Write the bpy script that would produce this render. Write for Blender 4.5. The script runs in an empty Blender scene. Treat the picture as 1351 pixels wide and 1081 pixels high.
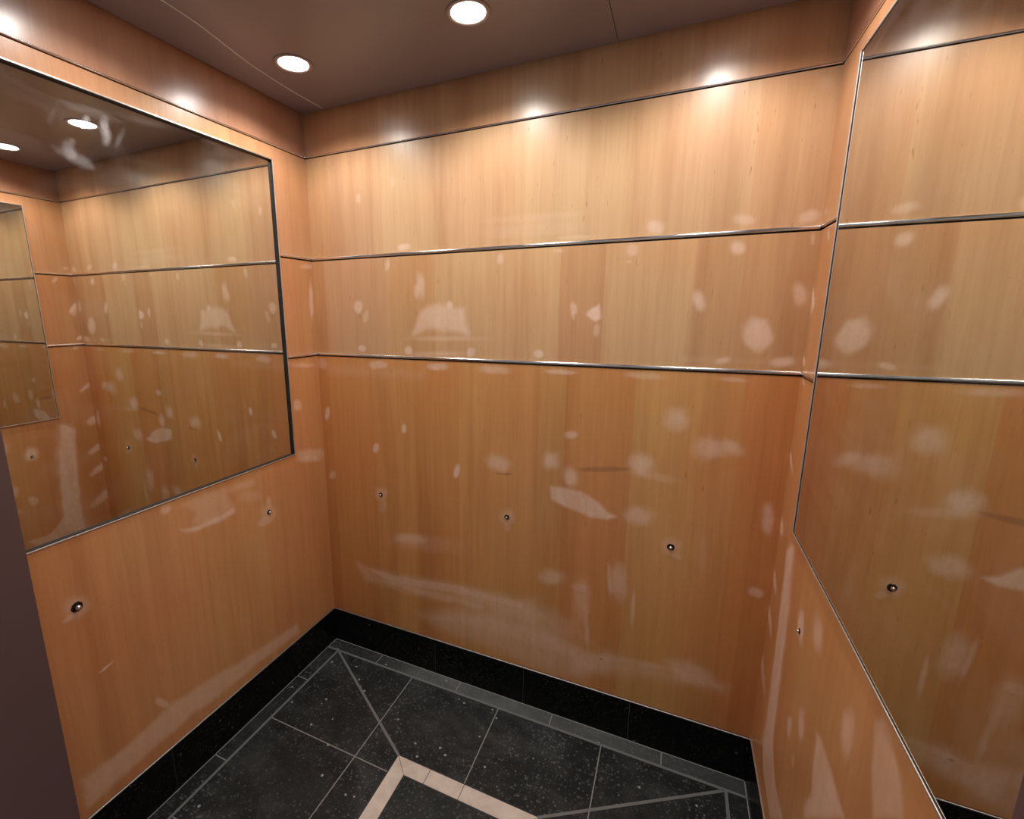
import bpy, bmesh, math, random, json
import numpy as np
from mathutils import Matrix, Vector
random.seed(4)
S = 1.74                      # cab width in metres; x right, y towards the back wall (y = 0), z up
W = S
D = .648*S                    # cab depth
Z1, Z2, Z3, ZB, ZC = 1.2483*S, 1.0257*S, .8005*S, .0966*S, 1.3385*S
ZH = .4585*S                  # height of the handrail anchor bolts
MT, MB = 1.2200*S, .5692*S    # mirrors: top and bottom
MY0, MY1 = .1010*S, .614*S    # mirrors: distance from the back wall, rear and front edge
GL, GR = -.0045*S, -.0035*S   # glass face against the wall face (left: set in, right: proud)
scene = bpy.context.scene
COL = scene.collection
MARKS = json.loads('{"B":[[0,0.672,0.4,0.4493,1.8096,0.0264,0.0004,0.0008,-0.0109],[0,0.392,0.4,0.2514,1.9999,0.0106,-0.001,-0.001,-0.0164],[0,0.22400000000000003,0.4,0.4083,2.0427,0.0099,-0.0011,-0.0007,-0.0183],[0,0.15680000000000002,0.6,0.961,1.8731,0.1525,-0.0026,0.0012,-0.0119],[0,0.15680000000000002,0.6,0.962,1.8351,0.1626,-0.0012,0.0022,-0.0216],[0,0.336,0.4,1.0929,1.8026,0.0524,-0.0008,0.0004,-0.0047],[0,0.56,0.6,1.3295,1.8152,0.0211,-0.0016,0.0012,-0.0174],[0,0.44800000000000006,0.4,1.2665,1.7534,0.0155,-0.0009,0.0011,-0.018],[0,0.44800000000000006,0.4,0.835,1.7472,0.0111,-0.0005,0.0002,-0.0177],[0,0.44800000000000006,0.4,0.3721,1.747,0.0101,-0.0019,-0.0058,-0.022],[0,0.336,0.4,1.0379,1.7637,0.0175,-0.001,0.0002,-0.0048],[0,0.168,0.6,1.7094,2.1336,0.016,-0.0029,0.0019,-0.0159],[0,0.5040000000000001,0.6,1.5599,1.8183,0.0239,-0.0019,0.0012,-0.0121],[0,0.56,0.6,1.7095,1.814,0.0188,0.0044,0.0046,-0.0133],[0,0.56,0.6,1.5503,1.7438,0.0169,-0.001,0.0016,-0.0166],[0,0.336,0.4,1.7247,1.7552,0.0051,-0.0003,0.0018,-0.0156],[0,0.672,0.6,1.464,1.598,0.0137,0.0025,0.0064,-0.0261],[0,0.5040000000000001,0.6,1.7122,1.6109,0.0133,0.0026,0.0069,-0.0262],[0,0.6160000000000001,0.4,1.5416,1.4227,0.017,0.0049,0.0025,-0.0088],[0,0.6160000000000001,0.6,1.6937,1.4242,0.0248,0.0036,0.0023,-0.0128],[0,0.336,0.4,1.5744,1.3675,0.039,-0.001,0.0002,-0.0068],[0,0.5040000000000001,0.6,1.4302,1.2317,0.0323,0.003,0.0026,-0.0343],[0,0.392,0.6,1.5186,1.1478,0.0331,0.0039,0.0029,-0.0341],[0,0.336,0.6,1.564,1.1531,0.0481,0.0057,0.0022,-0.024],[0,0.28,0.6,1.5898,1.161,0.0293,-0.0156,-0.0057,-0.0153],[0,0.56,0.6,1.7064,0.9478,0.0134,0.0025,0.0045,-0.0437],[0,0.5040000000000001,0.6,0.5175,1.6666,0.0163,0.0008,0.0032,-0.0416],[0,0.336,0.4,0.4971,1.6448,0.0099,0.0005,0.0019,-0.0252],[0,0.6160000000000001,0.4,0.2254,1.5908,0.0185,-0.0015,-0.0041,-0.024],[0,0.336,0.4,0.2605,1.5516,0.0109,-0.0016,-0.0065,-0.0238],[0,0.7280000000000001,0.4,0.6375,1.5928,0.0124,-0.0001,-0.0002,-0.0137],[0,0.336,0.6,0.6169,1.4703,0.142,0.0027,-0.0001,-0.0085],[0,0.336,0.6,0.5837,1.4123,0.1051,0.0034,-0.0002,-0.0087],[0,0.7280000000000001,0.4,0.2359,1.4229,0.0185,-0.0022,-0.0029,-0.0108],[0,0.7280000000000001,0.4,0.4565,1.4212,0.0155,0.0005,-0.0005,-0.0149],[0,0.6160000000000001,0.4,0.7227,1.4223,0.0152,0.0005,-0.0,-0.0168],[0,0.784,0.4,0.9808,1.425,0.0161,0.0005,0.0004,-0.0131],[0,0.56,0.4,1.0948,1.5785,0.0097,0.0016,0.0043,-0.0194],[0,0.44800000000000006,0.4,1.0932,1.5564,0.0049,0.0008,0.0037,-0.017],[0,0.392,0.4,1.1714,1.5101,0.0096,-0.0007,-0.0007,-0.0195],[0,0.5040000000000001,0.4,0.3074,1.3584,0.0441,0.0018,-0.0008,-0.0156],[0,0.56,0.4,0.5861,1.363,0.0454,0.002,-0.0002,-0.0131],[0,0.5040000000000001,0.6,0.8158,1.362,0.0522,-0.0002,-0.0007,-0.0139],[0,0.56,0.4,1.0596,1.3654,0.0514,-0.0002,-0.0001,-0.0078],[0,0.392,0.6,1.3271,1.3661,0.0536,-0.0013,0.0,-0.0097],[0,0.336,0.4,0.0201,1.3516,0.025,0.001,-0.0019,-0.0232],[0,0.7280000000000001,0.4,0.4245,1.1014,0.0108,0.0011,-0.0007,-0.0192],[0,0.7280000000000001,0.4,0.2822,1.0022,0.0135,0.0006,-0.003,-0.0204],[0,0.8400000000000001,0.4,0.6613,0.9541,0.0113,-0.0007,-0.0065,-0.0286],[0,0.6160000000000001,0.4,0.0319,1.131,0.0126,0.0002,-0.0051,-0.0278],[0,0.56,0.4,0.04,0.8474,0.0174,0.0025,-0.0014,-0.0182],[0,0.56,0.6,0.834,1.0083,0.0384,-0.0124,-0.0114,-0.026],[0,0.5040000000000001,0.4,1.1045,1.1478,0.0206,0.0041,0.0017,-0.0134],[0,0.56,0.6,1.0356,1.0453,0.0272,0.0035,0.0009,-0.0283],[0,0.56,0.6,1.108,0.9932,0.0196,0.0105,0.0122,-0.03],[0,0.672,0.6,1.335,1.0687,0.0326,-0.0121,-0.0109,-0.0326],[0,0.22400000000000003,0.6,1.3954,1.0353,0.0491,-0.0046,-0.0015,-0.013],[0,0.56,0.6,1.3417,0.8902,0.0401,0.001,-0.0018,-0.0303],[0,0.5040000000000001,0.6,0.4379,0.6189,0.0628,0.0069,-0.003,-0.0216],[0,0.168,0.6,0.508,0.6128,0.1584,0.0206,-0.0041,-0.0355],[0,0.44800000000000006,0.6,1.053,0.5902,0.0424,0.0065,-0.0014,-0.0285],[0,0.28,0.4,1.155,0.5758,0.0295,0.0018,-0.0017,-0.0156],[0,0.392,0.6,1.1654,0.5261,0.0297,0.0081,0.0032,-0.0741],[0,0.336,0.6,1.1897,0.414,0.0081,0.003,0.0069,-0.0743],[0,0.5040000000000001,0.6,1.2903,0.6316,0.0248,0.0089,0.0085,-0.0628],[0,0.44800000000000006,0.4,1.2594,0.6297,0.0064,0.002,0.0065,-0.064],[0,0.5040000000000001,0.4,1.344,0.5423,0.0062,0.0014,0.0011,-0.0656],[0,0.56,0.4,1.6998,0.6987,0.02,0.0007,-0.0006,-0.0158],[0,0.336,0.4,1.2597,1.7201,0.0067,-0.0003,0.0003,-0.0045],[0,0.13440000000000002,0.6,1.5419,0.7984,0.0108,0.0024,0.0058,-0.0687],[0,0.22400000000000003,0.4,0.3048,0.744,0.0197,0.0034,-0.0015,-0.0319],[0,0.22400000000000003,0.4,0.8735,0.7631,0.0122,0.0024,0.0003,-0.025],[0,0.336,0.4,0.2979,0.7987,0.0313,0.0051,-0.0013,-0.0281],[0,0.336,0.6,0.873,0.8003,0.0273,0.0051,0.0004,-0.0279],[0,0.392,0.6,1.447,0.8019,0.0248,0.0054,0.002,-0.027],[0,0.336,0.4,1.4677,0.7709,0.0111,-0.008,-0.0052,-0.0096],[0,0.56,0.28,1.6249,1.5,0.0333,0.0005,0.0046,-0.0455],[0,0.336,0.4,1.6169,1.5042,0.0316,0.0004,0.0039,-0.039],[1,0.6,0.016,0.5217,1.577,0.5418,1.5937,0.6281,1.5901,0.6959,1.5814,0.7137,1.4886,0.6269,1.4986,0.5693,1.5092,0.4789,1.4822,0.4972,1.5315],[1,0.84,0.006,1.1419,1.5709,1.1769,1.5923,1.1816,1.5466,1.1677,1.5369,1.1377,1.5564],[1,0.72,0.009,1.0388,0.9456,1.088,0.9532,1.1419,0.9447,1.2084,0.9163,1.2356,0.8846,1.2739,0.8748,1.237,0.8567,1.1854,0.8555,1.1181,0.8749,1.0404,0.8963],[1,0.3,0.02,0.1454,0.4411,0.2699,0.4291,0.6482,0.4618,0.9739,0.4574,1.035,0.416,0.9757,0.382,0.7843,0.3945,0.5016,0.3519,0.1833,0.3623],[1,0.384,0.04,0.4844,0.266,0.6471,0.3489,0.9131,0.4139,1.0652,0.3924,1.1538,0.3387,1.2135,0.2611,1.1885,0.1929,0.9804,0.1799,0.785,0.2197,0.6098,0.2186],[1,0.24,0.03,0.6481,0.4443,0.9733,0.4801,1.1498,0.4337,1.209,0.3564,0.9753,0.3985,0.7168,0.3756],[1,0.3,0.03,1.1298,0.2949,1.2643,0.3395,1.4697,0.3352,1.6552,0.3426,1.647,0.3101,1.4725,0.2964,1.3217,0.2671,1.1499,0.2256],[1,0.3,0.03,1.1328,0.2926,1.2645,0.3364,1.307,0.2937,1.2427,0.229,1.1496,0.2322],[1,0.45599999999999996,0.02,1.4621,0.372,1.5366,0.3975,1.5965,0.3711,1.6341,0.3289,1.5666,0.3158,1.4951,0.3199],[1,0.12,0.02,0.041,1.3525,0.5259,1.3427,0.5251,1.3128,0.037,1.3029],[1,0.36,0.006,0.187,0.4281,0.3499,0.4227,0.6482,0.4548,0.9435,0.449,0.9439,0.4292,0.6478,0.4198,0.3484,0.3852],[1,0.24,0.006,0.2677,0.3835,0.5027,0.3958,0.7843,0.3945,0.7843,0.3738,0.502,0.3666],[1,0.3,0.02,0.5371,0.2703,0.7844,0.3531,1.0369,0.3509,1.1546,0.3194,1.1418,0.2824,0.978,0.282,0.7847,0.2904],[1,0.24,0.008,1.1555,0.2969,1.3434,0.344,1.5281,0.3558,1.5293,0.3413,1.3448,0.3195],[1,0.096,0.01,1.4319,1.4325,1.7058,1.429,1.7036,1.4159,1.4333,1.4139]],"L":[[0,0.5040000000000001,0.4,0.0188,1.6174,-0.0113,0.0005,0.0035,-0.0751],[0,0.56,0.4,0.1397,1.1917,-0.0212,-0.0039,0.0022,-0.022],[0,0.44800000000000006,0.6,0.0846,0.9666,-0.0748,-0.0184,0.0005,-0.0204],[0,0.392,0.4,0.0913,0.9445,-0.0697,-0.0179,0.0004,-0.0136],[0,0.5040000000000001,0.4,0.722,0.9667,-0.0149,0.0028,-0.0043,-0.0127],[0,0.8400000000000001,0.4,0.9406,0.5782,-0.0173,0.0042,-0.0011,-0.0031],[0,0.56,0.4,0.8131,0.3444,-0.0157,-0.0267,0.0069,-0.0062],[0,0.336,0.4,0.0302,1.7544,-0.0357,0.003,0.0009,-0.0091],[0,0.22400000000000003,0.6,0.411,0.8943,-0.0403,-0.0152,0.0026,-0.0231],[0,0.336,0.6,0.3355,0.7994,-0.0329,-0.0136,0.003,-0.0274],[0,0.392,0.4,0.3537,0.769,-0.0341,-0.0011,-0.006,-0.0171],[0,0.336,0.4,0.3279,0.8344,-0.0109,-0.0043,0.0027,-0.0243],[0,0.392,0.6,0.9821,0.7952,-0.0246,-0.0038,-0.0032,-0.0278],[0,0.392,0.4,0.9987,0.7765,-0.0177,0.0041,-0.002,-0.0069],[0,0.336,0.4,0.0872,1.3532,-0.0624,-0.0064,0.0009,-0.0094],[1,0.66,0.008,0.6884,0.8854,0.6222,0.8691,0.5416,0.8732,0.4854,0.8789,0.4816,0.8569,0.5442,0.8516,0.6242,0.8536,0.668,0.8655],[1,0.3,0.012,0.6681,0.9655,0.6152,0.9688,0.3869,0.9548,0.3828,0.9293,0.5035,0.9378,0.4848,0.8844,0.5423,0.8678,0.6216,0.8743,0.6389,0.8873,0.6264,0.9223],[1,0.504,0.015,0.2342,0.2385,0.2342,0.1938,0.4417,0.2098,0.6124,0.2091,0.7254,0.2216,0.8635,0.2159,1.0398,0.2001,1.0442,0.2984,0.9628,0.2898,0.8638,0.3009,0.8023,0.3148,0.656,0.2991,0.4823,0.2681]],"R":[[0,0.672,0.4,0.0195,1.6018,0.0118,-0.0002,0.019,-0.0281],[0,0.784,0.4,0.0117,1.4292,0.0122,0.0013,0.0099,-0.0138],[0,0.56,0.4,0.0368,1.3773,0.012,0.0016,0.0066,-0.0117],[0,0.672,0.4,0.011,1.1497,0.0126,0.004,0.0366,-0.0295],[0,0.672,0.4,0.014,0.9383,0.0216,0.0099,0.0232,-0.0233],[0,0.672,0.4,0.0207,0.7652,0.0175,0.0104,0.0355,-0.0244],[0,0.6160000000000001,0.4,0.0157,0.6406,0.0179,0.0122,0.0501,-0.031],[0,0.56,0.6,0.0189,0.4595,0.0183,0.0148,0.0656,-0.0415],[0,0.8400000000000001,0.6,0.3269,0.8118,0.022,0.0151,0.0153,-0.0266],[0,0.56,0.6,0.4488,0.8789,0.0258,0.0185,0.019,-0.027],[0,0.5040000000000001,0.4,0.3564,0.5523,0.0165,0.0156,0.0103,-0.0168],[0,0.6160000000000001,0.6,0.4364,0.6344,0.0187,0.0176,0.0144,-0.0251],[0,0.6160000000000001,0.6,0.6655,0.8361,0.0221,0.0204,0.0089,-0.0356],[0,0.336,0.4,0.4194,0.5184,0.0099,0.0104,0.0064,-0.0106],[0,0.44800000000000006,0.4,0.0832,1.754,0.0105,-0.0015,0.0079,-0.0155],[1,0.6,0.006,0.1079,0.9089,0.1714,0.9472,0.2014,0.7898,0.2263,0.5753,0.2352,0.4124,0.3075,0.3386,0.4094,0.337,0.3174,0.2256,0.194,0.2409,0.1468,0.2862,0.1479,0.4334,0.1368,0.6274],[1,0.66,0.01,0.5299,0.7039,0.5579,0.7163,0.614,0.7161,0.7113,0.7026,0.5382,0.493,0.5327,0.5147,0.5554,0.5784],[1,0.42,0.01,0.7502,0.94,0.7778,0.9655,0.8488,0.9335,0.8696,0.8944,0.8008,0.811,0.7652,0.8704],[0,0.672,0.4,-0.0206,1.8282,-0.0113,0.0009,0.0018,-0.0127],[0,0.44800000000000006,0.4,0.0244,1.8203,-0.011,0.0009,0.0012,-0.0083],[0,0.44800000000000006,0.4,0.0179,1.5861,-0.015,0.0,0.0043,-0.0299],[0,0.392,0.4,0.3568,0.5698,-0.0191,-0.0073,0.0019,-0.0126],[0,0.44800000000000006,0.4,0.3287,0.827,-0.0192,-0.0054,0.0049,-0.0331],[1,0.42,0.02,0.1863,0.9526,0.1223,0.9383,0.1267,0.8024,0.1368,0.5716,0.1372,0.4036,0.1235,0.2748,0.2438,0.3295,0.2291,0.5581,0.2217,0.7834]],"ML":[[0,0.5376000000000001,0.6,0.7792,2.0518,-0.0071,0.0024,0.0013,-0.0093],[0,0.36960000000000004,0.6,0.7371,2.0533,-0.0093,0.0023,0.0047,-0.0215],[0,0.336,0.6,0.7354,2.0263,-0.0093,0.0016,0.0053,-0.0198],[0,0.13440000000000002,0.6,0.7032,2.0307,-0.0051,-0.0008,0.014,-0.0263],[0,0.168,0.6,0.8352,1.9696,-0.0083,0.0024,0.0024,-0.0163],[0,0.2352,0.6,0.8178,1.9904,-0.0051,0.0015,0.001,-0.0073],[0,0.2016,0.6,0.8256,1.9584,-0.0112,0.0093,-0.0049,-0.0108],[0,0.08064,0.6,0.7803,2.0795,-0.0586,0.0059,0.0027,-0.0077],[0,0.08064,0.6,0.7557,2.0723,-0.0534,0.005,0.0021,-0.0059],[0,0.05376000000000001,0.6,0.6281,2.1008,-0.0635,0.0055,0.0033,-0.0086],[0,0.08064,0.6,0.8531,2.0386,-0.0059,0.0003,0.0079,-0.022],[1,0.25,0.012,0.8253,1.9829,0.8194,1.9795,0.8166,1.9645,0.8024,1.9596,0.7897,1.9541,0.7813,1.94,0.8059,1.9354,0.8246,1.9429,0.8384,1.9479,0.8548,1.9537,0.861,1.9638,0.8454,1.965,0.8335,1.9597,0.8263,1.9653]]}')

# ------------------------------------------------------------------ helpers
def prop(o, label=None, cat=None, group=None, kind=None):
    if label: o['label'] = label
    if cat: o['category'] = cat
    if group: o['group'] = group
    if kind: o['kind'] = kind
    return o

def obj(name, bm, mat, parent=None, smooth=False):
    me = bpy.data.meshes.new(name)
    bm.normal_update()
    bm.to_mesh(me); bm.free()
    me.materials.append(mat)
    if smooth:
        for p in me.polygons: p.use_smooth = True
    o = bpy.data.objects.new(name, me); COL.objects.link(o)
    if parent is not None: o.parent = parent
    return o

def empty(name, loc=(0, 0, 0), rot=(0, 0, 0)):
    o = bpy.data.objects.new(name, None); COL.objects.link(o)
    o.location = loc; o.rotation_euler = rot; o.empty_display_size = .05
    return o

def bx(bm, x0, x1, y0, y1, z0, z1, bev=0):
    if x0 > x1: x0, x1 = x1, x0
    if y0 > y1: y0, y1 = y1, y0
    m = Matrix.Translation(((x0+x1)/2, (y0+y1)/2, (z0+z1)/2)) @ Matrix.Diagonal((x1-x0, y1-y0, z1-z0, 1))
    r = bmesh.ops.create_cube(bm, size=1, matrix=m)
    if bev:
        es = list({e for v in r['verts'] for e in v.link_edges})
        bmesh.ops.bevel(bm, geom=es, offset=bev, segments=2, affect='EDGES', profile=.5)
    return bm

def box(*a, **k):
    return bx(bmesh.new(), *a, **k)

def rod(bm, p, q, r, out, seg=10):
    """half-round moulding from p to q, its flat back on the wall, bulging along 'out'"""
    p, q, out = Vector(p), Vector(q), Vector(out)
    d = (q-p).normalized(); up = d.cross(out)
    rings = []
    for c in (p, q):
        rings.append([bm.verts.new(c + up*(r*math.cos(t)) + out*(r*.85*math.sin(t))) for t in [math.pi*i/seg for i in range(seg+1)]])
    for i in range(seg): bm.faces.new((rings[0][i], rings[0][i+1], rings[1][i+1], rings[1][i]))
    bm.faces.new(rings[0]); bm.faces.new(rings[1][::-1]); bm.faces.new((rings[0][0], rings[1][0], rings[1][-1], rings[0][-1]))
    bmesh.ops.recalc_face_normals(bm, faces=bm.faces)

def lathe(bm, prof, n=32, axis='Z', M=None, cap=True):
    """profile of (radius, height)"""
    rings = []
    for r, h in prof:
        rings.append([bm.verts.new((r*math.cos(2*math.pi*i/n), r*math.sin(2*math.pi*i/n), h)) for i in range(n)])
    for a, b in zip(rings, rings[1:]):
        for i in range(n): bm.faces.new((a[i], a[(i+1) % n], b[(i+1) % n], b[i]))
    if cap:
        bm.faces.new(rings[0][::-1]); bm.faces.new(rings[-1])
    bmesh.ops.recalc_face_normals(bm, faces=bm.faces)
    if M is not None: bmesh.ops.transform(bm, matrix=M, verts=bm.verts)
    return bm

# ------------------------------------------------------------------ materials
class N:
    def __init__(s, name):
        s.m = bpy.data.materials.new(name); s.m.use_nodes = True
        s.t = s.m.node_tree; s.b = s.t.nodes['Principled BSDF']; s.n = s.t.nodes; s.l = s.t.links
    def new(s, kind, **k):
        nd = s.n.new(kind)
        for a, v in k.items(): setattr(nd, a, v)
        return nd
    def link(s, a, b): s.l.new(a, b)
    def math(s, op, a, b=None, c=None, clamp=False):
        nd = s.new('ShaderNodeMath', operation=op, use_clamp=clamp)
        for i, v in enumerate((a, b, c)):
            if v is None: continue
            if isinstance(v, (int, float)): nd.inputs[i].default_value = v
            else: s.link(v, nd.inputs[i])
        return nd.outputs[0]
    def mix(s, f, a, b, mode='MIX'):
        nd = s.new('ShaderNodeMix', data_type='RGBA', blend_type=mode)
        for i, v in ((0, f), (6, a), (7, b)):
            if isinstance(v, (int, float)): nd.inputs[i].default_value = v
            elif isinstance(v, tuple): nd.inputs[i].default_value = (*v, 1)
            else: s.link(v, nd.inputs[i])
        return nd.outputs[2]
    def noise(s, vec, scale, detail=3, rough=.5, dist=0):
        nd = s.new('ShaderNodeTexNoise'); nd.inputs['Scale'].default_value = scale
        nd.inputs['Detail'].default_value = detail; nd.inputs['Roughness'].default_value = rough
        nd.inputs['Distortion'].default_value = dist
        s.link(vec, nd.inputs['Vector']); return nd.outputs['Fac']
    def ramp(s, f, stops, interp='LINEAR'):
        nd = s.new('ShaderNodeValToRGB'); cr = nd.color_ramp; cr.interpolation = interp
        while len(cr.elements) < len(stops): cr.elements.new(.5)
        for e, (p, c) in zip(cr.elements, stops):
            e.position = p; e.color = (*c, 1) if isinstance(c, tuple) else (c, c, c, 1)
        s.link(f, nd.inputs[0]); return nd.outputs[0]
    def attr(s, name): return s.new('ShaderNodeAttribute', attribute_name=name).outputs['Fac']
    def pos(s): return s.new('ShaderNodeTexCoord').outputs['Object']
    def vec(s, v, sc, rot=(0, 0, 0)):
        nd = s.new('ShaderNodeMapping'); nd.inputs['Scale'].default_value = sc; nd.inputs['Rotation'].default_value = rot
        s.link(v, nd.inputs['Vector']); return nd.outputs[0]
    def bump(s, h, strength, dist=.001):
        nd = s.new('ShaderNodeBump'); nd.inputs['Strength'].default_value = strength; nd.inputs['Distance'].default_value = dist
        s.link(h, nd.inputs['Height']); s.link(nd.outputs[0], s.b.inputs['Normal'])

def plain(name, col, rough=.5, metal=0, spec=.5):
    n = N(name); n.b.inputs['Base Color'].default_value = (*col, 1)
    n.b.inputs['Roughness'].default_value = rough; n.b.inputs['Metallic'].default_value = metal
    n.b.inputs['Specular IOR Level'].default_value = spec
    return n.m

def metal(name, col, rough):
    n = N(name); p = n.pos()
    f = n.noise(n.vec(p, (3, 3, 3)), 9, 4, .6)
    n.link(n.mix(f, tuple(c*.85 for c in col), col), n.b.inputs['Base Color'])
    n.link(n.math('ADD', n.math('MULTIPLY', f, .12), rough), n.b.inputs['Roughness'])
    n.b.inputs['Metallic'].default_value = 1
    return n.m

def wood(name, axis, leaves, tint=(1, 1, 1), off=0., rough=.32, width=S, spec=.5):
    """veneer: book-laid leaves of slightly different tone, fine upright figure, pale filled and sanded spots"""
    n = N(name); p = n.pos()
    sep = n.new('ShaderNodeSeparateXYZ'); n.link(p, sep.inputs[0])
    u = sep.outputs[0] if axis == 'x' else n.math('MULTIPLY', sep.outputs[1], -1.)
    z = sep.outputs[2]
    leaf = n.ramp(n.math('DIVIDE', u, width), leaves, 'CONSTANT')
    def uv(su, sz, o):
        c = n.new('ShaderNodeCombineXYZ')
        n.link(n.math('MULTIPLY_ADD', u, su, o+off), c.inputs[0]); n.link(n.math('MULTIPLY', z, sz), c.inputs[1])
        c.inputs[2].default_value = o*.37+off
        return c.outputs[0]
    band = n.noise(uv(9, .5, 3), 1, 4, .55, .3)
    fig = n.noise(uv(70, 2.4, 9), 1, 4, .6, .6)
    fine = n.noise(uv(330, 9, 5), 1, 2, .6)
    blot = n.noise(uv(3.2, 2.2, 21), 1, 3, .5)
    fleck = n.noise(uv(190, 26, 31), 1, 1, .5)
    base = n.mix(1, leaf, tint, 'MULTIPLY')
    t1 = n.ramp(band, [(.3, (.86, .80, .76)), (.5, (1, 1, 1)), (.72, (1.08, 1.12, 1.13))])
    t2 = n.ramp(fig, [(.3, (.94, .92, .89)), (.6, (1.02, 1.02, 1.02))])
    t3 = n.ramp(fine, [(.3, .96), (.7, 1.03)])
    t4 = n.ramp(blot, [(.3, (1.0, .93, .90)), (.7, (1.0, 1.05, 1.04))])
    t5 = n.ramp(fleck, [(.20, (.78, .70, .64)), (.26, (1, 1, 1))])
    c = base
    for t in (t1, t2, t3, t4, t5): c = n.mix(1, c, t, 'MULTIPLY')
    pa = n.attr('patch')
    br = n.ramp(n.noise(uv(60, 45, 50), 1, 4, .7), [(.25, .68), (.62, 1.0)])
    st = n.ramp(n.noise(uv(26, 5, 60), 1, 4, .6), [(.3, .7), (.6, 1.0)])
    pm = n.math('MULTIPLY', n.math('MULTIPLY', pa, br), st, clamp=True)
    c = n.mix(pm, c, (.90, .65, .51))
    dk = n.attr('dark')
    c = n.mix(dk, c, (.22, .10, .05))
    n.link(c, n.b.inputs['Base Color'])
    r = n.math('ADD', n.math('MULTIPLY', n.noise(uv(5, 4, 70), 1, 4, .6), .16), rough-.08)
    n.link(n.math('ADD', r, n.math('MULTIPLY', pm, .22)), n.b.inputs['Roughness'])
    n.b.inputs['Specular IOR Level'].default_value = spec
    n.bump(n.math('ADD', n.math('MULTIPLY', fig, .5), n.math('MULTIPLY', fine, .5)), .10, .0008)
    return n.m

A = (.62, .335, .155); Bc = (.58, .285, .125); Cc = (.53, .245, .105); Lc = (.66, .385, .195); Oc = (.62, .36, .165)
M = {}
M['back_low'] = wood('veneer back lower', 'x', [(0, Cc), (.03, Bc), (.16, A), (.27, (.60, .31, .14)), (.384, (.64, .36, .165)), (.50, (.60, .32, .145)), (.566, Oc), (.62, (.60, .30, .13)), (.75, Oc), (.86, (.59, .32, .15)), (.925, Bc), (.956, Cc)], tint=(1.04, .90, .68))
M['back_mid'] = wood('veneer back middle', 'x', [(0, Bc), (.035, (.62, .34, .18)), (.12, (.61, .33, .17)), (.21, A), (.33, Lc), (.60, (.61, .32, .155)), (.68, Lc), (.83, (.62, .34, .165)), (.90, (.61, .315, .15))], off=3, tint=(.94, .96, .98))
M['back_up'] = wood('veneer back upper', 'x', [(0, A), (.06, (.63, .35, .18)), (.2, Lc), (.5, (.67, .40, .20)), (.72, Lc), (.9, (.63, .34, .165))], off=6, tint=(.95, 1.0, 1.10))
M['back_frieze'] = wood('veneer back frieze', 'x', [(0, Cc), (.2, Bc), (.5, A), (.8, Bc)], tint=(.98, 1.08, 1.30), off=9, rough=.30, spec=.75)  # same wood toned darker: shade above the downlight cones is in the colour
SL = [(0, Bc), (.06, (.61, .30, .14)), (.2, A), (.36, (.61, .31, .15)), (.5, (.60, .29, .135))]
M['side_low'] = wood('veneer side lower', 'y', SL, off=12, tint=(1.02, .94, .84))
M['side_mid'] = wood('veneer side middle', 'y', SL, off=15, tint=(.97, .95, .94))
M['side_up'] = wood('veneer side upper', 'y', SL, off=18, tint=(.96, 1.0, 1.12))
M['side_frieze'] = wood('veneer side frieze', 'y', [(0, Cc), (.2, Bc), (.5, Cc)], tint=(.84, .90, 1.32), off=21, rough=.30, spec=.75)  # darker tone carries the shade above the lit part of the side walls
M['chrome'] = metal('polished chrome', (.93, .93, .95), .10)
M['satin'] = metal('satin aluminium', (.97, .95, .93), .36)
M['steel'] = metal('bolt steel', (.90, .88, .86), .22)
M['black'] = plain('black reveal', (.012, .009, .009), .7)
M['socket'] = plain('black socket', (.01, .008, .008), .5)
M['bronze'] = plain('dark bronze panel', (.125, .072, .070), .42)
M['trimring'] = plain('downlight trim', (.30, .22, .20), .35)

def mirror_mat():
    n = N('mirror glass')
    n.b.inputs['Metallic'].default_value = 1
    n.b.inputs['Base Color'].default_value = (.755, .75, .69, 1)
    n.b.inputs['Roughness'].default_value = .012
    p = n.pos()
    f = n.noise(n.vec(p, (40, 40, 40)), 1, 4, .6)
    sm = n.math('MULTIPLY', n.attr('patch'), n.ramp(f, [(.3, .5), (.6, 1.)]), clamp=True)
    haze = n.math('MULTIPLY', n.ramp(n.noise(n.vec(p, (4, 4, 9)), 1, 5, .6, 1), [(.45, 0.), (.8, 1.)]), .05)
    d = n.new('ShaderNodeBsdfPrincipled'); d.inputs['Base Color'].default_value = (.80, .78, .78, 1); d.inputs['Roughness'].default_value = .6
    mx = n.new('ShaderNodeMixShader'); out = [x for x in n.n if x.type == 'OUTPUT_MATERIAL'][0]
    n.link(n.math('MAXIMUM', sm, haze), mx.inputs[0]); n.link(n.b.outputs[0], mx.inputs[1]); n.link(d.outputs[0], mx.inputs[2])
    n.link(mx.outputs[0], out.inputs['Surface'])
    return n.m
M['mirror'] = mirror_mat()

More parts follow.
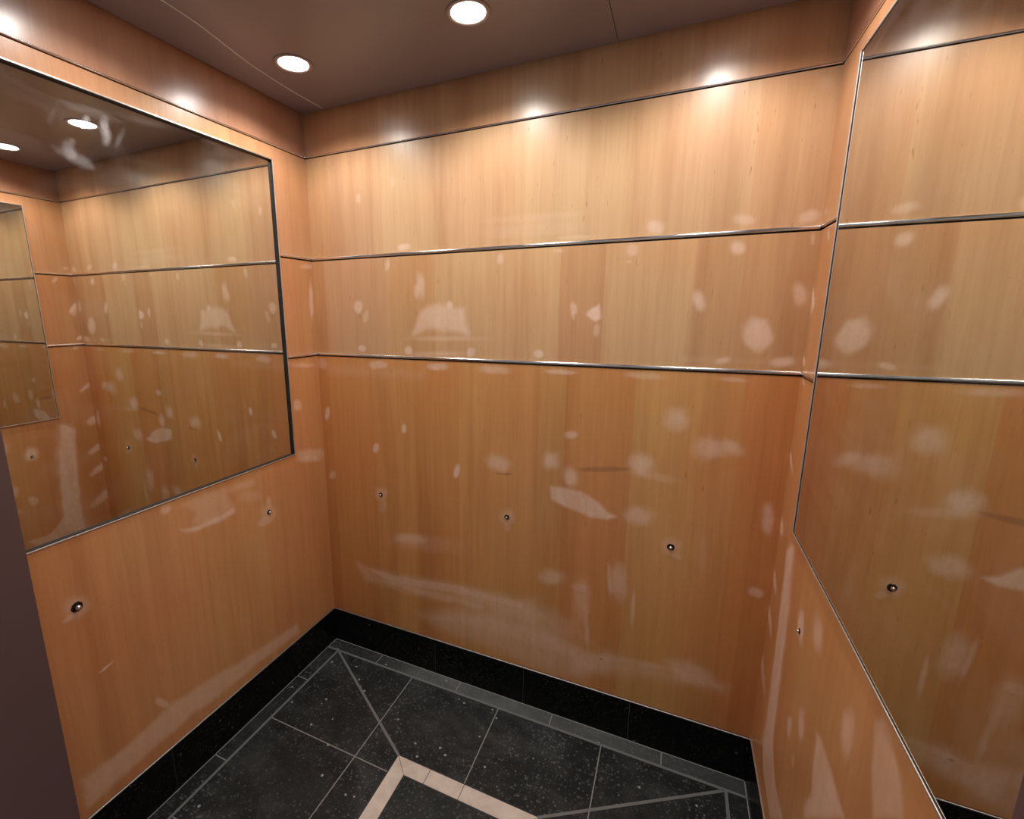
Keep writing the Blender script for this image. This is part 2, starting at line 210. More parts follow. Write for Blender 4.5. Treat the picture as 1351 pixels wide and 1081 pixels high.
def granite(name, base, gloss, dust, blot=1.0, spk=1.0, dust_sheen_run=False):
    n = N(name); n.b.inputs['Specular IOR Level'].default_value = .17; p = n.pos()
    cl = n.ramp(n.noise(n.vec(p, (6, 6, 6)), 1, 6, .65, .6), [(.35, base), (.75, tuple(c*1.0+.018*blot for c in base))])
    v = n.new('ShaderNodeTexVoronoi'); v.inputs['Scale'].default_value = 75; v.inputs['Randomness'].default_value = 1; n.link(p, v.inputs['Vector'])
    sp = n.math('MULTIPLY', n.math('LESS_THAN', v.outputs['Distance'], .24), n.math('GREATER_THAN', n.noise(n.vec(p, (23, 23, 23)), 1, 2), .575))
    v2 = n.new('ShaderNodeTexVoronoi'); v2.inputs['Scale'].default_value = 34; n.link(p, v2.inputs['Vector'])
    seed = n.new('ShaderNodeSeparateColor'); n.link(v2.outputs['Color'], seed.inputs[0])
    big = n.math('MULTIPLY', n.math('LESS_THAN', v2.outputs['Distance'], .16), n.math('GREATER_THAN', seed.outputs[0], .86))
    gr = n.ramp(n.noise(n.vec(p, (260, 260, 260)), 1, 2), [(.35, (0, 0, 0)), (.75, (.022*spk, .0235*spk, .024*spk))])
    v3 = n.new('ShaderNodeTexVoronoi'); v3.inputs['Scale'].default_value = 105; n.link(p, v3.inputs['Vector'])
    s3 = n.new('ShaderNodeSeparateColor'); n.link(v3.outputs['Color'], s3.inputs[0])
    area = n.ramp(n.noise(n.vec(p, (2.6, 2.6, 2.6)), 1, 3), [(.42, .25), (.6, 1.)])
    sm = n.math('MULTIPLY', n.math('MULTIPLY', n.math('LESS_THAN', v3.outputs['Distance'], .42), n.math('POWER', s3.outputs[1], 3.)), area)
    gr = n.mix(n.math('MULTIPLY', sm, spk), gr, (.11, .12, .122))
    c = n.mix(1, cl, gr, 'ADD')
    c = n.mix(n.math('MULTIPLY', sp, .55*spk), c, (.13, .135, .14))
    c = n.mix(n.math('MULTIPLY', big, .8*spk), c, (.42, .42, .42))
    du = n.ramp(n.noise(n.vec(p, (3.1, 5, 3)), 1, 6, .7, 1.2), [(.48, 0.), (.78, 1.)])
    if dust_sheen_run:                                  # dust plus a light sheen, both painted along the border's middle
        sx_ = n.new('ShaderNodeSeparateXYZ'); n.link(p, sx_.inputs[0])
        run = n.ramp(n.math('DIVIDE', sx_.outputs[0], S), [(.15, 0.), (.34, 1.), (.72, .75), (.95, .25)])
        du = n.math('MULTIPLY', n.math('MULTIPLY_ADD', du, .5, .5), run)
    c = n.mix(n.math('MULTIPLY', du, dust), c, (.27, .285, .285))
    n.link(c, n.b.inputs['Base Color'])
    n.link(n.math('ADD', n.math('MULTIPLY', n.noise(n.vec(p, (9, 9, 9)), 1, 4), .25), gloss), n.b.inputs['Roughness'])
    return n.m
M['floor'] = granite('black granite floor', (.0050, .0070, .0076), .30, .16)
M['border'] = granite('dusty granite border with painted sheen', (.016, .018, .018), .42, .6, 1.2, dust_sheen_run=True)
M['base'] = granite('black granite baseboard', (.0022, .0022, .0023), .16, .0, .1, .25)
M['centre'] = granite('green black granite centre', (.012, .016, .015), .2, .1)
M['paint'] = plain('pale painted metal', (.75, .70, .68), .3)
M['grout'] = plain('grey stone strip', (.17, .178, .178), .55)
M['thin_grout'] = plain('pale grout', (.30, .30, .29), .7)

def inlay():
    n = N('beige marble inlay'); p = n.pos()
    f = n.noise(n.vec(p, (14, 14, 14)), 1, 5, .6, 1)
    n.link(n.ramp(f, [(.3, (.62, .53, .45)), (.7, (.78, .69, .61))]), n.b.inputs['Base Color'])
    n.b.inputs['Roughness'].default_value = .3
    return n.m
M['inlay'] = inlay()

def ceil_mat():
    n = N('dark brown ceiling laminate'); p = n.pos()
    f = n.noise(n.vec(p, (2.2, 2.2, 2.2)), 1, 4, .5)
    n.link(n.ramp(f, [(.3, (.215, .170, .180)), (.7, (.265, .210, .218))]), n.b.inputs['Base Color'])
    n.b.inputs['Roughness'].default_value = .33
    n.b.inputs['Specular IOR Level'].default_value = .5
    return n.m
M['ceil'] = ceil_mat()

# ------------------------------------------------------------------ marks on the walls (filled holes, sanding, scratches, one painted reflection)
def marks_to_attr(us, zs, marks):
    """us, zs: arrays; returns strength 0..1 of the pale filler marks"""
    val = np.zeros(us.shape)
    for m in marks:
        kind, inten, soft = m[0], m[1], m[2]; c = m[3:]
        if kind == 0:
            cx, cz, a, b, cc, d = c
            det = a*d-b*cc
            ext = max(abs(a)+abs(cc), abs(b)+abs(d))*1.6
            sel = np.where((abs(us-cx) < ext) & (abs(zs-cz) < ext))[0]
            du, dz = us[sel]-cx, zs[sel]-cz
            s = (du*d-dz*cc)/det; t = (dz*a-du*b)/det
            r = (np.abs(s)**2.3+np.abs(t)**2.3)**(1/2.3) + .10*np.sin(us[sel]*110+cz*70)*np.sin(zs[sel]*90+cx*50)
            k = np.clip((1+soft-r)/(2*soft), 0, 1)
        else:
            pts = np.array(c).reshape(-1, 2)
            lo, hi = pts.min(0)-.05, pts.max(0)+.05
            sel = np.where((us > lo[0]) & (us < hi[0]) & (zs > lo[1]) & (zs < hi[1]))[0]
            P = np.stack([us[sel], zs[sel]], 1)
            inside = np.zeros(len(P), bool); dist = np.full(len(P), 9.)
            for i in range(len(pts)):
                a, b = pts[i], pts[(i+1) % len(pts)]
                cond = ((a[1] > P[:, 1]) != (b[1] > P[:, 1]))
                with np.errstate(divide='ignore', invalid='ignore'):
                    xi = (b[0]-a[0])*(P[:, 1]-a[1])/(b[1]-a[1])+a[0]
                inside ^= cond & (P[:, 0] < xi)
                ab = b-a; t = np.clip(((P-a)@ab)/(ab@ab+1e-12), 0, 1)
                dist = np.minimum(dist, np.linalg.norm(P-a-t[:, None]*ab, axis=1))
            sd = np.where(inside, dist, -dist) + min(soft*.3, .004)*np.sin(P[:, 0]*50)*np.sin(P[:, 1]*62)
            k = np.clip((sd+soft)/(2*soft), 0, 1)
        k = k*k*(3-2*k)*inten
        val[sel] = 1-(1-val[sel])*(1-k)
    return val

def lines(a, b, step, must):
    ks = sorted(set([a, b]+[m for m in must if a < m < b])); out = []
    for p, q in zip(ks, ks[1:]):
        n = max(1, round((q-p)/step)); out += [p+(q-p)*i/n for i in range(n)]
    return np.array(out+[ks[-1]])

def panel(name, mat, wall, u0, u1, z0, z1, parent, marks, dark=(), step=.0042, hole=None, dep=.006, normal_in=True):
    """sheet of veneer on a wall: finely meshed face with its cut edges folded back"""
    us = lines(u0, u1, step, [hole[0], hole[1]] if hole else [])
    zs = lines(z0, z1, step, [hole[2], hole[3]] if hole else [])
    nu, nz = len(us), len(zs)
    U, Z = np.meshgrid(us, zs); U, Z = U.ravel(), Z.ravel()
    i = np.arange(nz-1)[:, None]*nu+np.arange(nu-1)[None, :]
    i = i.ravel()
    if hole:
        cu = (U[i]+U[i+1])/2; cz = (Z[i]+Z[i+nu])/2
        i = i[~((cu > hole[0]) & (cu < hole[1]) & (cz > hole[2]) & (cz < hole[3]))]
    F = np.stack([i, i+1, i+nu+1, i+nu], 1)
    def xyz(u, z, d):
        if wall == 'back': return np.stack([u, d+0*u, z], 1)
        if wall == 'left': return np.stack([-d+0*u, -u, z], 1)
        return np.stack([W+d+0*u, -u, z], 1)
    co = xyz(U, Z, 0)
    edges = [((u0, z0), (u1, z0)), ((u1, z0), (u1, z1)), ((u1, z1), (u0, z1)), ((u0, z1), (u0, z0))]
    if hole:
        h0, h1, hb, ht = hole; hb2, ht2 = max(hb, z0), min(ht, z1)
        edges += [((h0, hb2), (h0, ht2)), ((h1, hb2), (h1, ht2))]
        if hb <= z0: edges[0] = ((u0, z0), (h0, z0)); edges.append(((h1, z0), (u1, z0)))
        else: edges.append(((h0, hb), (h1, hb)))
        if ht >= z1: edges[2] = ((u0, z1), (h0, z1)); edges.append(((h1, z1), (u1, z1)))
        else: edges.append(((h0, ht), (h1, ht)))
    ex, ef = [], []
    nb = len(co)
    for (a, b), (c, d_) in edges:
        b0 = nb+sum(len(e) for e in ex)
        ru = np.array([a, c]); rz = np.array([b, d_])
        ex.append(xyz(ru, rz, 0)); ex.append(xyz(ru, rz, dep))
        ef.append([b0, b0+1, b0+3, b0+2])
    co = np.concatenate([co]+ex)
    F = np.concatenate([F, np.array(ef)])
    if wall == 'left': F = F
    me = bpy.data.meshes.new(name)
    me.vertices.add(len(co)); me.vertices.foreach_set('co', co.astype('f').ravel())
    me.loops.add(len(F)*4); me.loops.foreach_set('vertex_index', F.astype('i').ravel())
    me.polygons.add(len(F)); me.polygons.foreach_set('loop_start', (np.arange(len(F))*4).astype('i'))
    me.update(calc_edges=True)
    for nm, mk in (('patch', marks), ('dark', dark)):
        v = np.zeros(len(co)); v[:len(U)] = marks_to_attr(U, Z, mk)
        at = me.attributes.new(nm, 'FLOAT', 'POINT'); at.data.foreach_set('value', v.astype('f'))
    me.materials.append(mat)
    o = bpy.data.objects.new(name, me); COL.objects.link(o); o.parent = parent
    return o

G = .0022                                        # half width of the reveal between two sheets
# heights: [bottom, top] of lower, middle, upper sheets and the frieze
HL, HM, HU, HF = (ZB+.0035, Z3-.0085), (Z3+.001, Z2-.0085), (Z2+.001, Z1-.0022), (Z1+.0042, ZC+.030)
BM = MARKS['B']
DARK = [[0, .55, .3, .0]]
def sc(l): return l
px = lambda x, z, rx, rz, i: [0, i, .35, x, z, rx, 0, 0, rz]
dark_back = [[0, .42, .3, .6995*S, .5965*S, .047*S, .0072*S, 0, .0052*S], [0, .55, .3, .4934*S, .5575*S, .019*S, .002*S, 0, .0018*S],
             px(.7167*S, .1753*S, .006, .003, .8), px(.8176*S, 1.2669*S, .013*S, .011*S, .40)]  # last entry: a dark reflection on the frieze, painted into the colour

wb = obj('wall_back', box(-.02, W+.02, .006, .03, 0, ZC+.05), M['black']); prop(wb, 'back wall of the lift cab in veneer sheets with pale filler marks', 'wall', kind='structure')
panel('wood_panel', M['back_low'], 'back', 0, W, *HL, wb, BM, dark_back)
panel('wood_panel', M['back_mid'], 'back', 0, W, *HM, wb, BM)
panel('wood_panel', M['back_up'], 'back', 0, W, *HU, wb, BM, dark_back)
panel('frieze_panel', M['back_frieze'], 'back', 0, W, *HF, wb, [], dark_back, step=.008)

for side, nm in (('left', 'wall_left'), ('right', 'wall_right')):
    x0, x1 = (-.03, -.010) if side == 'left' else (W+.010, W+.03)
    ws = obj(nm, box(x0, x1, -D-.02, .03, 0, ZC+.05), M['black'])
    prop(ws, f'{side} wall of the lift cab, veneer around a large mirror', 'wall', kind='structure')
    mk = MARKS['L' if side == 'left' else 'R']
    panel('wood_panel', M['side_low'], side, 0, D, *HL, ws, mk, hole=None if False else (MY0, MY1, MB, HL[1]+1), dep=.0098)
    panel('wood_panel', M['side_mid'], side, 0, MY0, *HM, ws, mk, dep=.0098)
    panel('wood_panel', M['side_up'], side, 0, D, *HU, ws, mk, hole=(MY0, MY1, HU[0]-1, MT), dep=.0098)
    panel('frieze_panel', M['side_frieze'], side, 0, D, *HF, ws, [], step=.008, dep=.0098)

# ------------------------------------------------------------------ metal mouldings and reveals
def side_x(side, d):                               # d metres into the cab from the side wall
    return d if side == 'left' else W-d
n_trim = 0
def trim(bm, label, mat='chrome'):
    global n_trim
    n_trim += 1
    o = obj(f'trim_{n_trim}', bm, M[mat]); prop(o, label, 'trim', kind='structure'); return o
R_ = .0050
for z, wd in ((Z2, 'upper'), (Z3, 'lower')):
    bm = bmesh.new(); rod(bm, (0, 0, z+.0015), (W, 0, z+.0015), R_, (0, -1, 0)); trim(bm, f'{wd} polished metal strip across the back wall')
    for side in ('left', 'right'):
        x = side_x(side, 0); bm = bmesh.new()
        rod(bm, (x, 0, z+.0015), (x, -MY0+.003, z+.0015), R_, (1 if side == 'left' else -1, 0, 0))
        trim(bm, f'{wd} short polished metal strip on the {side} wall between corner and mirror')
bm = bmesh.new(); rod(bm, (0, .0005, Z1+.0044), (W, .0005, Z1+.0044), .0026, (0, -1, 0)); trim(bm, 'thin polished metal strip under the back frieze')
for side in ('left', 'right'):
    x = side_x(side, -.0005); bm = bmesh.new()
    rod(bm, (x, 0, Z1+.0044), (x, -D, Z1+.0044), .0026, (1 if side == 'left' else -1, 0, 0))
    trim(bm, f'thin polished metal strip under the {side} frieze')

# ------------------------------------------------------------------ stone baseboards with a metal cap
def base_side(side):
    nm = f'baseboard_{side}'
    if side == 'back':
        segs = [0, .085, .316, .547, .78, 1]; mk = lambda a, b: box(a*S+.0011, b*S-.0011, -.002, .012, .0, ZB-.004)
    else:
        segs = [0, .228, .463, D/S]
        if side == 'left': mk = lambda a, b: box(-.0098, .002, -b*S+.0011, -a*S-.0011-(.002 if a == 0 else 0), 0, ZB-.004)
        else: mk = lambda a, b: box(W-.002, W+.0098, -b*S+.0011, -a*S-.0011-(.002 if a == 0 else 0), 0, ZB-.004)
    if side == 'back': gb = box(.0, W, .0005, .0055, 0, ZB-.004)
    elif side == 'left': gb = box(-.009, -.0005, -D, 0, 0, ZB-.004)
    else: gb = box(W+.0005, W+.009, -D, 0, 0, ZB-.004)
    root = obj(nm, gb, M['grout']); prop(root, f'black polished stone baseboard along the {side} wall', 'baseboard', kind='structure')
    for a, b in zip(segs, segs[1:]): obj('stone_tile', mk(a, b), M['base'], root)
    if side == 'back': cp = box(0, W, -.0030, .0055, ZB-.0035, ZB+.0005, bev=.0008)
    elif side == 'left': cp = box(-.009, .0030, -D, -.003, ZB-.0035, ZB+.0005, bev=.0008)
    else: cp = box(W-.0030, W+.009, -D, -.003, ZB-.0035, ZB+.0005, bev=.0008)
    prop(obj('cap_strip', cp, M['satin'], root), 'thin bright metal cap strip')
for s_ in ('back', 'left', 'right'): base_side(s_)

# ------------------------------------------------------------------ floor: black stone tiles, grey strips, pale inlaid frame
def quad(bm, pts, z, t=.0004):
    vs = [bm.verts.new((x*S, y*S, z)) for x, y in pts]; lo = [bm.verts.new((x*S, y*S, z-t)) for x, y in pts]
    bm.faces.new(vs); n = len(vs)
    for i in range(n): bm.faces.new((vs[i], lo[i], lo[(i+1) % n], vs[(i+1) % n]))
def strip(bm, a, b, w, z):
    a, b = Vector(a), Vector(b); d = (b-a).normalized(); n_ = Vector((-d.y, d.x))*w/2
    quad(bm, [tuple(a+n_), tuple(a-n_), tuple(b-n_), tuple(b+n_)], z)
d = D/S
fl = obj('floor', box(-.02, W+.02, -D-.06, .03, -.03, 0), M['floor']); prop(fl, 'black speckled stone tile floor with grey strips and a pale inlaid frame', 'floor', kind='structure')
bm = bmesh.new(); BO = .0335
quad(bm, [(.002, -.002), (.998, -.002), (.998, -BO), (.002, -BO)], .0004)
prop(obj('border_tiles', bm, M['border'], fl), 'dusty grey strip of border tiles with a painted sheen')
bm = bmesh.new()
g0, g1 = .0340, .0396
quad(bm, [(0.0, -g0), (1, -g0), (1, -g1), (0., -g1)], .0010)
quad(bm, [(g0, -g1), (g1, -g1), (g1, -d+g0), (g0, -d+g0)], .0010)
quad(bm, [(1-g1, -g1), (1-g0, -g1), (1-g0, -d+g0), (1-g1, -d+g0)], .0010)
quad(bm, [(g0, -d+g1), (1-g0, -d+g1), (1-g0, -d+g0), (g0, -d+g0)], .0010)
cx0, cx1, cy0, cy1 = .352, .648, .231, d-.231
for a, b in (((.040, -.0395), (cx0, -cy0)), ((.960, -.0395), (cx1, -cy0)), ((.040, -d+.0395), (cx0, -cy1)), ((.960, -d+.0395), (cx1, -cy1))):
    strip(bm, a, b, .0056, .0010)
obj('grey_strip', bm, M['grout'], fl)
bm = bmesh.new(); th = .0019
def tg(a, b, w=th): strip(bm, a, b, w, .0007)
for x in (.27, .5, .731):
    for y0, y1 in ((-g1, -cy0 if .36 < x < .64 else -d+g1), (-cy1, -d+g1)) if .36 < x < .64 else ((-g1, -d+g1),): tg((x, y0), (x, y1))
for y in (-.2695, -.50): tg((g1, y), (cx0, y)) ; tg((cx1, y), (1-g1, y))
for x in (.158, .388, .618, .848): tg((x, -.001), (x, -g0))
for y in (.151, .384, .60): tg((.001, -y), (g0, -y)); tg((1-g0, -y), (.999, -y))
tg((.001, -.0018), (.999, -.0018), .0022); tg((.0018, 0), (.0018, -d), .0022); tg((.9982, 0), (.9982, -d), .0022)
obj('tile_grout', bm, M['thin_grout'], fl)
bm = bmesh.new(); bw = .031
o_ = [(cx0, -cy0), (cx1, -cy0), (cx1, -cy1), (cx0, -cy1)]; i_ = [(cx0+bw, -cy0-bw), (cx1-bw, -cy0-bw), (cx1-bw, -cy1+bw), (cx0+bw, -cy1+bw)]
gp = .0006
for k in range(4):
    a, b, c, e = Vector(o_[k]), Vector(o_[(k+1) % 4]), Vector(i_[(k+1) % 4]), Vector(i_[k])
    dd = (b-a).normalized()*gp
    segs = [0, .5] if k % 2 == 0 else [0]
    if k == 0: cuts = [0, (.427-cx0)/(cx1-cx0), .505, 1]
    elif k == 2: cuts = [0, .5, 1]
    else: cuts = [0, 1]
    for s0, s1 in zip(cuts, cuts[1:]):
        def at(p, q, t): return p+(q-p)*t
        # cut the strip square to its run, mitred only at its ends
        oa = at(a, b, s0); ob = at(a, b, s1)
        ia = e if s0 == 0 else Vector((oa.x, e.y)); ib = c if s1 == 1 else Vector((ob.x, e.y))
        quad(bm, [tuple(oa+dd), tuple(ob-dd), tuple(ib-dd), tuple(ia+dd)], .0012)
prop(obj('inlay_band', bm, M['inlay'], fl), 'pale beige marble band')
bm = bmesh.new(); e_ = .0024
o2 = [(cx0-e_, -cy0+e_), (cx1+e_, -cy0+e_), (cx1+e_, -cy1-e_), (cx0-e_, -cy1-e_)]
quad(bm, o2, .0008)
obj('dark_edging', bm, plain('dark edging', (.03, .03, .03), .6), fl)
bm = bmesh.new(); q = bw+e_
quad(bm, [(cx0+q, -cy0-q), (cx1-q, -cy0-q), (cx1-q, -cy1+q), (cx0+q, -cy1+q)], .0011)
obj('centre_slab', bm, M['centre'], fl)

# ------------------------------------------------------------------ ceiling
ce = obj('ceiling', box(-.02, W+.02, -D-.05, .03, ZC+.032, ZC+.06), M['black']); prop(ce, 'dark brown lift ceiling panels with recessed downlights', 'ceiling', kind='structure')
rv = .014
sx = .6865*S
for x0, x1 in ((rv, sx-.0008), (sx+.0008, W-rv)):
    bm = box(x0, x1, -D, -rv, ZC, ZC+.012)
    obj('ceiling_panel', bm, M['ceil'], ce)
arc = [(.0695, -.012), (.069, -.06), (.070, -.12), (.0775, -.204), (.088, -.262), (.101, -.325), (.106, -.38), (.105, -.45), (.097, -.53), (.085, -.60), (.08, -.645)]
bm = bmesh.new()
cr = []
for k in range(len(arc)-1):
    p0, p1, p2, p3 = [Vector(arc[min(max(j, 0), len(arc)-1)]) for j in (k-1, k, k+1, k+2)]
    for t in [i/8 for i in range(8)]:
        cr.append(.5*((2*p1)+(p2-p0)*t+(2*p0-5*p1+4*p2-p3)*t*t+(-p0+3*p1-3*p2+p3)*t**3))
cr.append(Vector(arc[-1]))
prev = None
for k, c in enumerate(cr):
    dd = (cr[min(k+1, len(cr)-1)]-cr[max(k-1, 0)]).normalized(); nn = Vector((-dd.y, dd.x))*.0016/S
    ring = [bm.verts.new(((c+nn).x*S, (c+nn).y*S, ZC+.001)), bm.verts.new(((c+nn).x*S, (c+nn).y*S, ZC-.0016)), bm.verts.new(((c-nn).x*S, (c-nn).y*S, ZC-.0016)), bm.verts.new(((c-nn).x*S, (c-nn).y*S, ZC+.001))]
    if prev:
        for i in range(3): bm.faces.new((prev[i], prev[i+1], ring[i+1], ring[i]))
    prev = ring
bmesh.ops.recalc_face_normals(bm, faces=bm.faces)
trim(bm, 'thin bowed bright metal line on the ceiling beside the left wall', 'paint')

# ------------------------------------------------------------------ downlights
def emis():
    n = N('lit diffuser')
    n.b.inputs['Base Color'].default_value = (.9, .9, .9, 1)
    n.b.inputs['Emission Color'].default_value = (1, .97, .93, 1)
    n.b.inputs['Emission Strength'].default_value = LENS
    return n.m
LENS = 22.
SPOT = 17.6
M['lens'] = emis()
def downlight():
    r = empty('recessed_downlight', (0, 0, ZC))
    bm = bmesh.new(); lathe(bm, [(.0455, .004), (.0455, -.0008), (.047, -.0022), (.056, -.0030), (.0595, -.0018), (.060, .0002), (.0455, .004)], 48, cap=False); obj('trim_ring', bm, M['trimring'], r, True)
    bm = bmesh.new(); lathe(bm, [(.0457, .0035), (.040, .0010), (.0457, -.0004)], 48, cap=False); obj('reflector', bm, M['chrome'], r, True)
    bm = bmesh.new(); lathe(bm, [(.0452, .003), (.0450, -.0002), (.036, -.0016), (.020, -.0024), (.004, -.0026)], 48); obj('diffuser', bm, M['lens'], r, True)
    L = bpy.data.lights.new('lamp', 'SPOT'); L.energy = SPOT; L.spot_size = math.radians(150); L.spot_blend = .55
    L.shadow_soft_size = .012; L.color = (1, .955, .90)
    lo = bpy.data.objects.new('lamp', L); COL.objects.link(lo); lo.parent = r; lo.location = (0, 0, -.004)
    return r
def copy_tree(o, parent=None):
    c = o.copy(); COL.objects.link(c)
    if parent is not None: c.parent = parent
    for ch in list(o.children): copy_tree(ch, c)
    return c
dl = downlight()
spots = [(.148, -.178, 'lit round ceiling downlight in the rear left corner above the left mirror'),
         (.4915, -.180, 'largest looking lit ceiling downlight, middle of the rear row near the back wall'),
         (.848, -.180, 'lit round ceiling downlight in the rear right corner, seen in the left mirror'),
         (.148, -.462, 'lit round ceiling downlight near the door, above the front of the left mirror'),
         (.498, -.462, 'lit round ceiling downlight near the door, middle of the front row'),
         (.848, -.462, 'lit round ceiling downlight near the door, above the front of the right mirror')]
for k, (x, y, lab) in enumerate(spots):
    o = dl if k == 0 else copy_tree(dl)
    o.location = (x*S, y*S, ZC); prop(o, lab, 'ceiling light', 'recessed ceiling downlights')
    if k > 2:                                      # the row by the door is dimmer
        for ch in o.children:
            if ch.type == 'LIGHT':
                ch.data = ch.data.copy(); ch.data.energy = SPOT*.5

# ------------------------------------------------------------------ mirrors
def mirror(side):
    sg = 1 if side == 'left' else -1
    r = empty('wall_mirror', (side_x(side, 0), -(MY0+MY1)/2, MB))
    prop(r, 'large mirror with thin metal frame on the left wall, smeared near its top' if side == 'left' else 'tall mirror with thin metal frame on the right wall reflecting the back wall', 'mirror', 'wall mirrors')
    xg = side_x(side, GL if side == 'left' else -GR)          # front face of the glass
    back = side_x(side, -.0095)
    # glass: finely meshed front so that the smears keep their shape
    us = lines(MY0+.002, MY1-.002, .006, []); zs = lines(MB+.002, MT-.002, .006, [])
    nu, nz = len(us), len(zs); U, Z = np.meshgrid(us, zs); U, Z = U.ravel(), Z.ravel()
    i = (np.arange(nz-1)[:, None]*nu+np.arange(nu-1)[None, :]).ravel()
    co = np.stack([xg+0*U, -U, Z], 1); F = np.stack([i, i+1, i+nu+1, i+nu], 1)
    nb = len(co); u0, u1, z0, z1 = us[0], us[-1], zs[0], zs[-1]
    ring = [(u0, z0), (u1, z0), (u1, z1), (u0, z1)]
    co = np.concatenate([co, np.array([(xg, -a, b) for a, b in ring]), np.array([(back, -a, b) for a, b in ring])])
    F = np.concatenate([F, np.array([[nb+k, nb+(k+1) % 4, nb+4+(k+1) % 4, nb+4+k] for k in range(4)]+[[nb+4, nb+5, nb+6, nb+7]])])
    me = bpy.data.meshes.new('glass'); me.vertices.add(len(co)); me.vertices.foreach_set('co', co.astype('f').ravel())
    me.loops.add(len(F)*4); me.loops.foreach_set('vertex_index', F.astype('i').ravel())
    me.polygons.add(len(F)); me.polygons.foreach_set('loop_start', (np.arange(len(F))*4).astype('i')); me.update(calc_edges=True)
    v = np.zeros(len(co))
    if side == 'left': v[:len(U)] = marks_to_attr(U, Z, MARKS['ML'])
    at = me.attributes.new('patch', 'FLOAT', 'POINT'); at.data.foreach_set('value', v.astype('f'))
    me.materials.append(M['mirror']); g = bpy.data.objects.new('glass', me); COL.objects.link(g)
    g.parent = r; g.matrix_parent_inverse = Matrix.Translation(-r.location)
    fo = .0035 if side == 'left' else .0088
    f = .0020
    bm = bmesh.new(); xa, xb = side_x(side, -.0094), side_x(side, fo)
    bx(bm, xa, xb, -MY1-f, -MY0+f, MT-f, MT+f, bev=.0008); bx(bm, xa, xb, -MY1-f, -MY0+f, MB-f, MB+f, bev=.0008)
    bx(bm, xa, xb, -MY0-f, -MY0+f, MB+f, MT-f, bev=.0008); bx(bm, xa, xb, -MY1-f, -MY1+f, MB+f, MT-f, bev=.0008)
    gb = bmesh.new(); ga, gb_ = side_x(side, -.0090), side_x(side, fo-.0016); g_ = .0016
    bx(gb, ga, gb_, -MY1+f, -MY0-f, MT-f-g_, MT-f); bx(gb, ga, gb_, -MY1+f, -MY0-f, MB+f, MB+f+g_*.5)
    bx(gb, ga, gb_, -MY0-f-g_, -MY0-f, MB+f, MT-f); bx(gb, ga, gb_, -MY1+f, -MY1+f+g_, MB+f, MT-f)
    gk = obj('gasket', gb, M['black'], r); gk.matrix_parent_inverse = Matrix.Translation(-r.location)
    fr = obj('frame', bm, M['satin'], r); fr.matrix_parent_inverse = Matrix.Translation(-r.location)
for s_ in ('left', 'right'): mirror(s_)

# ------------------------------------------------------------------ handrail anchor bolts left in the walls
def bolt(k=1.0):
    r = empty('anchor_bolt')
    bm = bmesh.new()                                  # ragged dark hole rim (irregular ring)
    n = 22; rnd = random.Random(3)
    ri = [.0058*k]*n; ro = [k*(.0074+.0016*rnd.random()) for _ in range(n)]
    A0 = [bm.verts.new((ri[i]*math.cos(2*math.pi*i/n), ri[i]*math.sin(2*math.pi*i/n), .0020)) for i in range(n)]
    B0 = [bm.verts.new((ro[i]*math.cos(2*math.pi*i/n), ro[i]*math.sin(2*math.pi*i/n), .0003)) for i in range(n)]
    C0 = [bm.verts.new((ri[i]*math.cos(2*math.pi*i/n), ri[i]*math.sin(2*math.pi*i/n), .0002)) for i in range(n)]
    for i in range(n):
        j = (i+1) % n
        bm.faces.new((A0[i], B0[i], B0[j], A0[j])); bm.faces.new((C0[i], A0[i], A0[j], C0[j]))
    bm.faces.new(C0)
    obj('hole_rim', bm, M['socket'], r, True)
    bm = bmesh.new()                                  # rounded stud end
    lathe(bm, [(.0040*k, .0), (.0040*k, .0036*k), (.0037*k, .0052*k), (.0028*k, .0066*k), (.0015*k, .0074*k), (.0004*k, .0077*k)], 16)
    obj('stud', bm, M['steel'], r, True)
    bm = bmesh.new()                                  # hexagonal nut behind it
    lathe(bm, [(.0050*k, -.004), (.0050*k, .0012*k), (.0046*k, .0016*k)], 6)
    obj('nut', bm, M['socket'], r)
    return r
b0 = bolt(.9); b1 = None
rb = (math.pi/2, 0, 0); rl = (0, math.pi/2, 0); rr = (0, -math.pi/2, 0)
bolts = [((.1711*S, -.0001, .4572*S), rb, 'exposed steel anchor bolt on the back wall nearest the left corner', 1.25),
         ((.5014*S, -.0001, .4590*S), rb, 'exposed steel anchor bolt in the middle of the back wall', 1.35),
         ((.8317*S, -.0001, .4593*S), rb, 'exposed steel anchor bolt on the back wall nearest the right corner', 1.6),
         ((.0001, -.1907*S, .4585*S), rl, 'exposed steel anchor bolt on the left wall just below the mirror near the corner', 1.3),
         ((.0001, -.5648*S, .4572*S), rl, 'larger ragged anchor bolt hole on the left wall beside the dark front panel', 1.9),
         ((W-.0001, -.1873*S, .4598*S), rr, 'exposed anchor bolt in a pale filler patch on the right wall', 1.0),
         ((W-.0001, -.5600*S, .4598*S), rr, 'anchor bolt near the door end of the right wall', 1.2)]
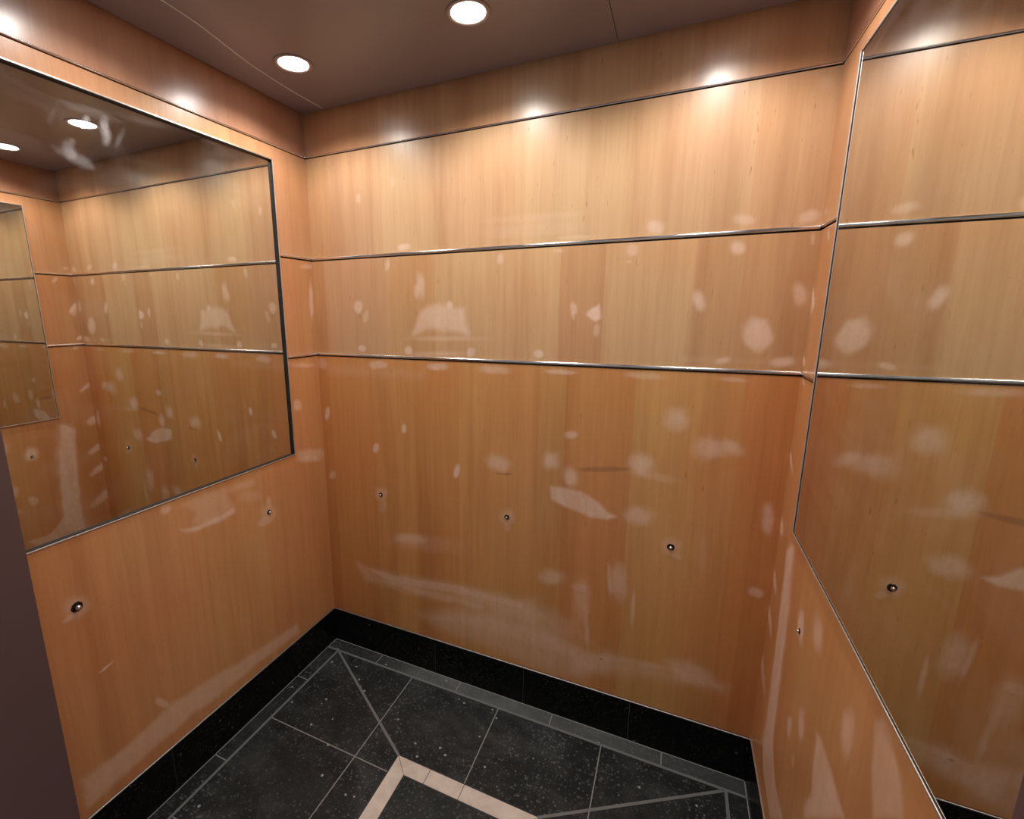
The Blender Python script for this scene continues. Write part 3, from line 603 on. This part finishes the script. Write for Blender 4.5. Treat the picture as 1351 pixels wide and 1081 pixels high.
for k, (loc, rot, lab, s) in enumerate(bolts):
    o = b0 if k == 0 else copy_tree(b0)
    o.location = loc; o.rotation_euler = rot; o.scale = (s, s, s); prop(o, lab, 'bolt', 'handrail anchor bolts')

# ------------------------------------------------------------------ front of the cab: returns, header, sill
jl, jr = .1065*S, .965*S
HD = 1.215*S
wf = obj('wall_front', box(-.02, jl, -D-.24, -D, 0, ZC+.05, bev=.002), M['bronze']); prop(wf, 'dark bronze front return panel beside the door opening', 'wall', kind='structure')
obj('return_panel', box(jr, W+.02, -D-.06, -D, 0, ZC+.05, bev=.002), M['bronze'], wf)
obj('header_panel', box(jl, jr, -D-.06, -D, HD, ZC+.05), M['bronze'], wf)

# ------------------------------------------------------------------ light from the hall, camera
w = bpy.data.worlds.new('World'); scene.world = w; w.use_nodes = True
w.node_tree.nodes['Background'].inputs[0].default_value = (.95, .90, .92, 1)
w.node_tree.nodes['Background'].inputs[1].default_value = .25

cam = bpy.data.cameras.new('Camera'); co_ = bpy.data.objects.new('Camera', cam); COL.objects.link(co_)
cam.sensor_fit = 'HORIZONTAL'; cam.sensor_width = 36; cam.lens = 611.09*36/1351
cam.shift_x = (675.5-616.02)/1351; cam.shift_y = (533.38-540.5)/1351
cam.clip_start = .01
rx, ry, rz = -.19464, .00376, .42205
Rm = Matrix.Rotation(rz, 3, 'Z') @ Matrix.Rotation(rx, 3, 'X') @ Matrix.Rotation(ry, 3, 'Y')
Rt, Fw, Up = Rm @ Vector((1, 0, 0)), Rm @ Vector((0, 1, 0)), Rm @ Vector((0, 0, 1))
m4 = Matrix(((Rt.x, Up.x, -Fw.x, .81123*S), (Rt.y, Up.y, -Fw.y, -.90219*S), (Rt.z, Up.z, -Fw.z, .89961*S), (0, 0, 0, 1)))
co_.matrix_world = m4
scene.camera = co_
vs = scene.view_settings
vs.view_transform = 'Standard'; vs.look = 'None'; vs.gamma = 1; vs.use_curve_mapping = False
vs.exposure = 0.08
scene.cycles.max_bounces = 12; scene.cycles.glossy_bounces = 8; scene.cycles.diffuse_bounces = 6
